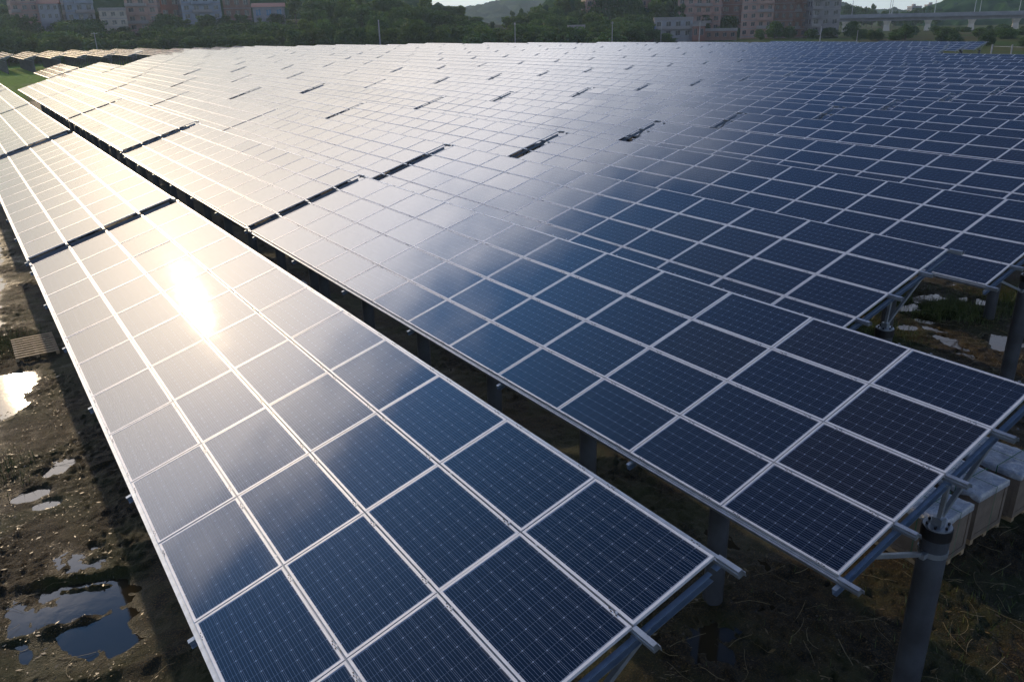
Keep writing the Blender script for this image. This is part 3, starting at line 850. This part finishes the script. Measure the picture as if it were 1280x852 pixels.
for q in range(30):
    px = 628 + q*10.6 + rt.uniform(-3, 3); D = 372 + (q % 3)*16
    hy = float(np.interp(px, [620,665,685,705,740,800,860,920,960], [27,14,6,-2,-8,-4,4,18,34]))
    p = at(px, hy - 4 + rt.uniform(-3, 3) + (q % 3 == 0)*9, D); z = float(terrain(p.x, p.y))
    tree(rt.choice(['broad','thicket','ragged','olive','loose']), p.x, p.y, min(z, p.z-8), max(8, p.z-z), 'tree', 'tree on the wooded hill behind the top centre blocks, number %d from the left' % (q+1), 'trees on the wooded hill', .75)
tree('bush', 20.5, 190, 0.05, 2.2, 'bush', 'small dark bush beside the pale path in the far left meadow', None, 1, 'shrub')

for q in range(46):
    px = rt.uniform(1052, 1290); D = rt.uniform(285, 440)
    if min(abs(px-c) for c in (1057, 1109, 1160, 1214, 1269)) < 8: continue
    p = at(px, 40, D); z = float(terrain(p.x, p.y))
    tree(rt.choice(['bush','olive','thicket','round']), p.x, p.y, z-.2, rt.uniform(1.2, 3.4), 'bush', 'small shrub scattered over the meadow before the viaduct', 'small shrubs in the far right meadow', rt.uniform(1.2, 2.4), 'shrub')
# far wooded hills: bumpy closed relief, real distance
def hill(name, pts, D, depth, base, seed, mat, amp=5.0, cell=9.0, step=1.6, nv=34):
    """ridge whose crest follows given sight lines at distance D, falling off on both sides"""
    px0, px1 = pts[0][0], pts[-1][0]; nu = int((px1-px0)/step)
    P = np.array(pts, float); V = []; Fc = []
    for i in range(nu+1):
        px = px0+(px1-px0)*i/nu; py = np.interp(px, P[:,0], P[:,1])
        for j in range(nv+1):
            t = j/nv*2-1
            c = at(px, py, D + t*depth); zc = at(px, py, D).z
            prof = max(0, math.cos(t*math.pi/2))**.8
            V.append((c.x, c.y, base + (zc-base)*prof))
    V = np.array(V)
    b = (vnoise(V[:,0], V[:,1], cell, seed)-.5)*2 + (vnoise(V[:,0], V[:,1], cell*.45, seed+1)-.5)
    b = b + (vnoise(V[:,0], V[:,1], cell*.22, seed+2)-.5)*.7
    V[:,2] += b*amp*.5
    idx = np.arange((nu+1)*(nv+1)).reshape(nu+1, nv+1)
    f = np.stack([idx[:-1,:-1], idx[:-1,1:], idx[1:,1:], idx[1:,:-1]], -1).reshape(-1,4)
    me = bpy.data.meshes.new(name); me.from_pydata(V.tolist(), [], f.tolist()); me.materials.append(mat)
    me.polygons.foreach_set('use_smooth', np.ones(len(f), bool))
    o = link(bpy.data.objects.new(name, me)); o['kind'] = 'structure'; return o
tf = NT('wooded_hillside'); _tc = tf.n('ShaderNodeTexCoord').outputs['Object']
tf.l(tf.mix(tf.noise(.09, 8, .7, _tc), (.014, .050, .016), (.036, .092, .026)), tf.b.inputs['Base Color']); tf.b.inputs['Roughness'].default_value = 1.0; tf.b.inputs['Specular IOR Level'].default_value = .05
hill('hills', [(480,22),(560,18),(590,11),(620,5),(650,-2),(664,2),(674,4),(690,-4),(720,-12),(800,-20),(900,-20),(1000,-6),(1080,14),(1180,18)], 1500, 420, -4, 31, tf.m, 11, 15, 3, 130)
hill('hill', [(640,34),(665,14),(685,3),(705,-6),(740,-14),(800,-10),(860,0),(920,14),(960,34)], 420, 60, -4, 41, tf.m, 4.5, 5, 3, 60)
hill('hill', [(1120,24),(1150,17),(1168,9),(1185,2),(1205,-6),(1240,-16),(1300,-30),(1400,-30)], 780, 150, -4, 51, tf.m, 6.5, 9, 3.2, 110)
hill('hill', [(-200,0),(0,-14),(200,-10),(420,-8),(520,-2),(560,12),(600,32)], 440, 40, 4, 61, tf.m, 6, 8, 4, 40)

# ================================================================== BUILDINGS
def paint(name, c, **k): return simple(name, c, .75, 0, .18, .6, .15, 8, **k)
WALLS = {'pink': paint('pink_tile_wall', (.46,.30,.25)), 'cream': paint('cream_render', (.50,.44,.36)), 'grey': paint('bare_concrete_wall', (.27,.26,.26)),
         'brick': paint('red_brick_wall', (.27,.13,.10)), 'white': paint('white_render', (.31,.32,.35)), 'blue': paint('bluish_render', (.28,.33,.40)), 'brown': paint('brown_brick_wall', (.27,.155,.115))}
M_band = simple('pale_band', (.33,.31,.30), .7); M_win = simple('dark_window_glass', (.02,.028,.04), .12); M_bluewin = simple('blue_window_glass', (.03,.16,.33), .15)
M_redroof = simple('red_roof', (.30,.08,.06), .7); M_blueroof = simple('blue_steel_roof', (.05,.14,.30), .45); M_wframe = simple('window_frame_grey', (.35,.36,.37), .5)
def building(px0, px1, py_top, py_bot, D, wall, floors, bays, lab, rz=0.0, depth=11, roof='flat', win=None, balcony=(), bands=True, base_z=None, cat='building', name='apartment_building'):
    a = at(px0, 30, D); b_ = at(px1, 30, D); W = (b_-a).length
    zt = at((px0+px1)/2, py_top, D).z
    zb = at((px0+px1)/2, py_bot, D).z if base_z is None else base_z
    H = zt-zb; c = (a+b_)/2; ang = math.atan2((b_-a).y, (b_-a).x) + rz
    W = W/max(.5, math.cos(rz)+.0)
    root = empty(name, (c.x, c.y, zb), ang)
    x0, x1 = -W/2, W/2; wn_ = win or M_win
    ft = H/floors; bw_ = W/bays
    # wall: front face with real openings, made of piers and spandrels; closed body behind
    b = MB(); rec = .35
    b.box(x0, x1, rec, depth, -6 if base_z is None else -2, H)
    b.box(x0, x1, 0, rec-.003, -6 if base_z is None else -2, .0)
    ww = bw_*.50; wh = ft*.50
    for f in range(floors):
        z = f*ft; sill = z+ft*.30
        b.box(x0, x1, 0, rec-.003, z+.001, sill); b.box(x0, x1, 0, rec-.003, sill+wh, z+ft)
        for i in range(bays+1):
            xa = x0 if i == 0 else x0+i*bw_-(bw_-ww)/2; xb = x1 if i == bays else x0+i*bw_+(bw_-ww)/2
            b.box(xa, xb, .0, rec-.003, sill+.001, sill+wh-.001)
    b.build('wall', WALLS[wall], root)
    for f in range(floors):
        for i in range(bays):
            sill = f*ft+ft*.30; xc = x0+(i+.5)*bw_
            m_ = MB(); m_.box(xc-ww/2, xc+ww/2, rec-.12, rec-.08, sill, sill+wh)
            wobj = m_.build('window', wn_, root)
            m_ = MB(); t_ = .09
            m_.box(xc-ww/2, xc-ww/2+t_, rec-.16, rec-.121, sill, sill+wh); m_.box(xc+ww/2-t_, xc+ww/2, rec-.16, rec-.121, sill, sill+wh)
            m_.box(xc-.04, xc+.04, rec-.16, rec-.121, sill, sill+wh); m_.box(xc-ww/2+t_, xc-.041, rec-.16, rec-.121, sill+wh-.1, sill+wh); m_.box(xc+.041, xc+ww/2-t_, rec-.16, rec-.121, sill, sill+.1)
            m_.build('frame', M_wframe, wobj)
            # windows on the side wall, set into shallow surrounds
    sb = MB(); nside = max(2, int(depth/3.4))
    for f in range(floors):
        for i in range(nside):
            yc = rec+(i+.5)*(depth-rec)/nside; sill = f*ft+ft*.32
            for xs_, sg in ((x0, -1), (x1, 1)):
                sb.box(min(xs_, xs_+sg*.04), max(xs_, xs_+sg*.04), yc-.6, yc+.6, sill, sill+wh)
    sb.build('side_windows', wn_, root)
    if bands:
        m_ = MB()
        for f in range(floors+1):
            m_.box(x0-.08, x1+.08, -.10, -.003, f*ft-.14, f*ft+.14)
            m_.box(x1+.003, x1+.10, -.003, depth, f*ft-.14, f*ft+.14); m_.box(x0-.10, x0-.003, -.003, depth, f*ft-.14, f*ft+.14)
        m_.build('floor_bands', M_band, root)
    for (i0, i1) in balcony:
        for f in range(1, floors):
            m_ = MB(); xa, xb = x0+i0*bw_, x0+i1*bw_; z = f*ft
            m_.box(xa, xb, -1.35, -.105, z-.10, z+.06)
            m_.box(xa, xb, -1.35, -1.27, z+.061, z+1.0); m_.box(xa, xa+.08, -1.269, -.105, z+.061, z+1.0); m_.box(xb-.08, xb, -1.269, -.105, z+.061, z+1.0)
            m_.build('balcony', M_band if f % 2 else WALLS[wall], root)
    m_ = MB()
    if roof == 'flat':
        m_.box(x0-.15, x1+.15, -.15, depth+.15, H+.001, H+.22); m_.box(x0-.15, x1+.15, -.15, 0, H+.221, H+.9); m_.box(x0-.15, x0, .001, depth, H+.221, H+.9); m_.box(x1, x1+.15, .001, depth, H+.221, H+.9); m_.box(x0-.15, x1+.15, depth+.001, depth+.15, H+.221, H+.9)
        if floors > 2: m_.box(x0+W*.3, x0+W*.55, depth*.4, depth*.75, H+.221, H+2.7)
        m_.build('roof', M_band, root)
    else:
        hh = 1.6; e = .5
        v = [(x0-e,-e,H+.01),(x1+e,-e,H+.01),(x1+e,depth+e,H+.01),(x0-e,depth+e,H+.01),(x0-e,depth/2,H+hh),(x1+e,depth/2,H+hh)]
        m_.add(v, [(0,1,5,4),(2,3,4,5),(0,4,3),(1,2,5),(3,2,1,0)])
        m_.build('roof', M_redroof if roof == 'red' else M_blueroof, root)
    tag(root, lab, cat); return root
building(18, 52, -6, 26, 372, 'pink', 3, 3, 'pale pink house block at the far left above the trees', .1, balcony=[(0,1)])
building(52, 77, 5, 26, 366, 'white', 2, 3, 'small white house with red roof, above the trees at far left', -.1, 8, 'red', name='house', cat='house', bands=False)
building(85, 121, -8, 28, 370, 'blue', 3, 3, 'bluish white house with balconies left of the low cream house', .12, balcony=[(1,3)], name='house', cat='house')
building(127, 160, 13, 34, 358, 'cream', 2, 3, 'low cream house with flat roof beside the pink terraced block', .05, 9, name='house', cat='house')
building(160, 200, -14, 40, 366, 'pink', 5, 3, 'tall pink block with stacked balconies above the trees', -.12, balcony=[(0,2)])
building(203, 229, -4, 24, 380, 'brick', 2, 2, 'dark red brick house left of the blue grey block', .1, 8, 'blue', name='house', cat='house', bands=False)
building(230, 279, -16, 26, 372, 'blue', 4, 4, 'blue grey block with wide balconies above the trees', .15, balcony=[(1,3)])
building(282, 316, -3, 24, 392, 'brown', 2, 3, 'brown house half hidden left of the blue windowed house', 0, 9, name='house', cat='house')
building(318, 357, 9, 24, 365, 'white', 1, 3, 'house with large blue windows under a red roof', -.05, 9, 'red', M_bluewin, name='house', cat='house', bands=False)
building(732, 772, -12, 22, 372, 'pink', 3, 4, 'pink apartment block rising behind the trees at top centre', .2, balcony=[(2,4)])
building(786, 821, -10, 30, 385, 'brown', 4, 3, 'grey brown block behind the trees left of the pink tiled block', .1)
building(711, 731, 35, 54, 285, 'grey', 1, 2, 'small grey ruin between the trees near the field edge', .1, 5, name='shed', cat='shed', bands=False)
building(846, 900, -14, 40, 372, 'pink', 5, 5, 'pink tiled apartment block behind the white two storey house', -.1, balcony=[(2,4)])
building(900, 926, -6, 42, 378, 'brown', 4, 2, 'narrow brown block between the pink block and the banded tower', 0)
building(798, 818, 40, 52, 300, 'brick', 1, 2, 'small brick shed with blue steel roof at the field edge', 0, 5, 'blue', name='shed', cat='shed', bands=False)
building(818, 866, 25, 48, 318, 'white', 2, 4, 'low white and blue two storey house at the field edge', .05, 8, balcony=[(0,4)], name='house', cat='house')
building(866, 882, 33, 49, 316, 'brick', 1, 2, 'red walled annex joined beside the low white house', 0, 6, name='house', cat='house', bands=False)
building(882, 922, 39, 49, 322, 'brown', 1, 4, 'low brown brick building at the foot of the blocks', .05, 7, name='house', cat='house', bands=False)
building(926, 966, -16, 46, 345, 'pink', 6, 4, 'tall apartment block with white floor bands and balconies', -.05, 12, balcony=[(2,4)])
building(966, 1018, -18, 47, 350, 'brown', 6, 6, 'unfinished brown brick apartment block right of the banded block', .08, 12, balcony=[(3,4)])
building(1014, 1049, -22, 44, 342, 'grey', 6, 3, 'bare concrete tower block standing farthest right', .25, 12, balcony=[(0,1)])
building(1137, 1149, 9, 22, 900, 'white', 3, 3, 'small white building on the skyline over the viaduct', .3, 14)
building(1156, 1169, 7, 22, 920, 'blue', 3, 3, 'pale blue building on the skyline right of the white one', .2, 14)

# ================================================================== VIADUCT
M_conc = simple('viaduct_concrete', (.30,.31,.33), .7, 0, .15, .3)
M_pier = simple('pier_concrete_sunlit_tone', (.80,.74,.64), .7, 0, .15, .3)  # sunlight on the pier faces is put into this pale colour
def viaduct():
    A = at(1040, 15.5, 470); B = at(1340, 21.5, 470)
    A.z = B.z = (A.z+B.z)/2
    # long straight deck
    d = (B-A).normalized(); A = A - d*60; B = B + d*160
    root = empty('viaduct', (A.x, A.y, 0), math.atan2(d.y, d.x)); L = (B-A).length; z = A.z
    b = MB(); b.box(0, L, -5.5, 5.5, z-.5, z-.1); b.box(0, L, -3.2, 3.2, z-2.4, z-.501); b.build('deck', M_conc, root)
    b = MB(); b.box(0, L, -5.7, -5.501, z-.9, z+.9); b.box(0, L, 5.501, 5.7, z-.9, z+.9); b.build('parapet', M_conc, root)
    base = root.matrix_world
    pxs = [1057.5, 1109, 1160, 1214, 1269]
    for px in pxs:
        q = at(px, 30, 470); s = (Vector((q.x, q.y, 0))-Vector((A.x, A.y, 0))).dot(Vector((d.x, d.y, 0)))
        b = MB()
        pts0 = [(-1.5,-3.2),(1.5,-3.2),(1.5,3.2),(-1.5,3.2)]
        v = [(s+x*1.25, y*.8, -2) for x, y in pts0]+[(s+x*.75, y*.75, z-4.2) for x, y in pts0]+[(s+x*1.15, y*1.1, z-2.401) for x, y in pts0]
        b.add(v, [(3,2,1,0),(0,1,5,4),(1,2,6,5),(2,3,7,6),(3,0,4,7),(4,5,9,8),(5,6,10,9),(6,7,11,10),(7,4,8,11),(8,9,10,11)])
        b.build('pier', M_pier, root)
    tag(root, 'long grey railway viaduct on pale piers crossing behind the meadow', 'viaduct')
    masts = [(1111.5, 4), (1115.5, 4), (1168, 8), (1217, 3), (1224.5, 3), (1272, 3), (1064, 3)]
    for k, (px, py) in enumerate(masts):
        q = at(px, 17, 470); s = (Vector((q.x, q.y, 0))-Vector((A.x, A.y, 0))).dot(Vector((d.x, d.y, 0)))
        w0 = Vector((A.x, A.y, 0)) + Vector((d.x, d.y, 0))*s
        n_ = Vector((-d.y, d.x, 0)); side = -5.0 if k % 2 else 5.0
        pos = w0 + n_*side
        o = empty('catenary_mast', (pos.x, pos.y, z-.1), math.atan2(d.y, d.x))
        b = MB(); b.tube((0,0,0), (0,0,7.6), .16, .10, 8); b.build('pole', M_zinc, o)
        b = MB(); b.tube((0,0,6.6), (0,-side*.5,7.1), .06, .05, 6); b.tube((0,0,5.6), (0,-side*.5,6.4), .05, .05, 6); b.build('bracket', M_zinc, o)
        lab = ['left mast of the left pair on the viaduct', 'right mast of the left pair on the viaduct', 'single railway mast beside the pale blue skyline building', 'left mast of the pair above the third bridge pier', 'right mast of the pair above the third bridge pier', 'railway mast nearest the right edge of the picture', 'railway mast on the viaduct next to the concrete tower'][k]
        tag(o, 'thin steel ' + lab if 'mast' in lab and not lab.startswith('single') else lab, 'mast', 'railway masts on the viaduct')
viaduct()

# ================================================================== POLES
M_cpole = simple('concrete_pole', (.42,.42,.43), .7)
def pole(px, y0, y1, D, lab, arms=1, rad=.16):
    p = at(px, y1, D); t = at(px, y0, D); zt = t.z; zb = float(terrain(p.x, p.y))-.3
    o = empty('utility_pole', (p.x, p.y, zb), rt.uniform(.3, 1.2)); h = zt-zb
    b = MB(); b.tube((0,0,0), (0,0,h), rad, rad*.65, 8); b.build('shaft', M_cpole, o)
    if arms:
        b = MB(); b.box(-1.0, 1.0, -.06, .06, h-.6, h-.45)
        for x in (-.9, 0, .9): b.tube((x,0,h-.449), (x,0,h-.2), .05, .03, 6)
        b.build('crossarm', M_cpole, o)
    tag(o, lab, 'pole')
pole(765, 27, 53, 246, 'pale utility pole at the field edge left of the small brick shed')
pole(644, 28, 52, 246, 'thin pale pole before the trees at top centre')
pole(874, 27, 49, 262, 'pale pole standing in front of the red walled annex')
pole(826, 26, 50, 290, 'thin pole before the white two storey house')
pole(475, 25, 52, 262, 'grey pole in front of the dark tree belt, left of centre', 1, .26)
pole(122, 40, 64, 296, 'grey utility pole before the trees at far left')
pole(1025, 33, 50, 250, 'slim pole at the field edge before the concrete tower', 0)
pole(1071, 38, 50, 250, 'slim pole at the field edge below the viaduct', 0, .12)
# fence at the right edge of the array
def fence():
    root = empty('field_fence', (0,0,0)); M = M_cpole
    pts = []
    for px, D in ((1240, 152), (1265, 149), (1292, 146), (1320, 143)):
        p = at(px, 60, D); pts.append(Vector((p.x, p.y, 0)))
    for p in pts:
        b = MB(); b.tube((p.x,p.y,-.3), (p.x,p.y,4.6), .13, .11, 8); b.build('post', M, root)
    b = MB()
    for z in (1.6, 3.0, 4.3):
        for a, c in zip(pts[:-1], pts[1:]): b.tube(a+Vector((0,0,z)), c+Vector((0,0,z)), .02, .02, 4)
    b.build('wire', M_zinc, root)
    tag(root, 'wire fence on tall grey posts beside the green meadow', 'fence')
fence()

# ================================================================== HAZE
def haze():
    t = NT('haze_air'); t.t.nodes.remove(t.b)
    v = t.n('ShaderNodeVolumePrincipled')
    v.inputs['Color'].default_value = (.66, .83, 1.0, 1); v.inputs['Density'].default_value = .00022; v.inputs['Anisotropy'].default_value = .35
    t.l(v.outputs[0], t.out.inputs['Volume'])
    b = MB(); b.box(-2710, 2710, -310, 2710, -60, 160)
    o = b.build('haze', t.m); o['kind'] = 'stuff'; tag(o, 'thin blue evening haze over the valley', 'haze')
HAZE = True
if HAZE: haze()
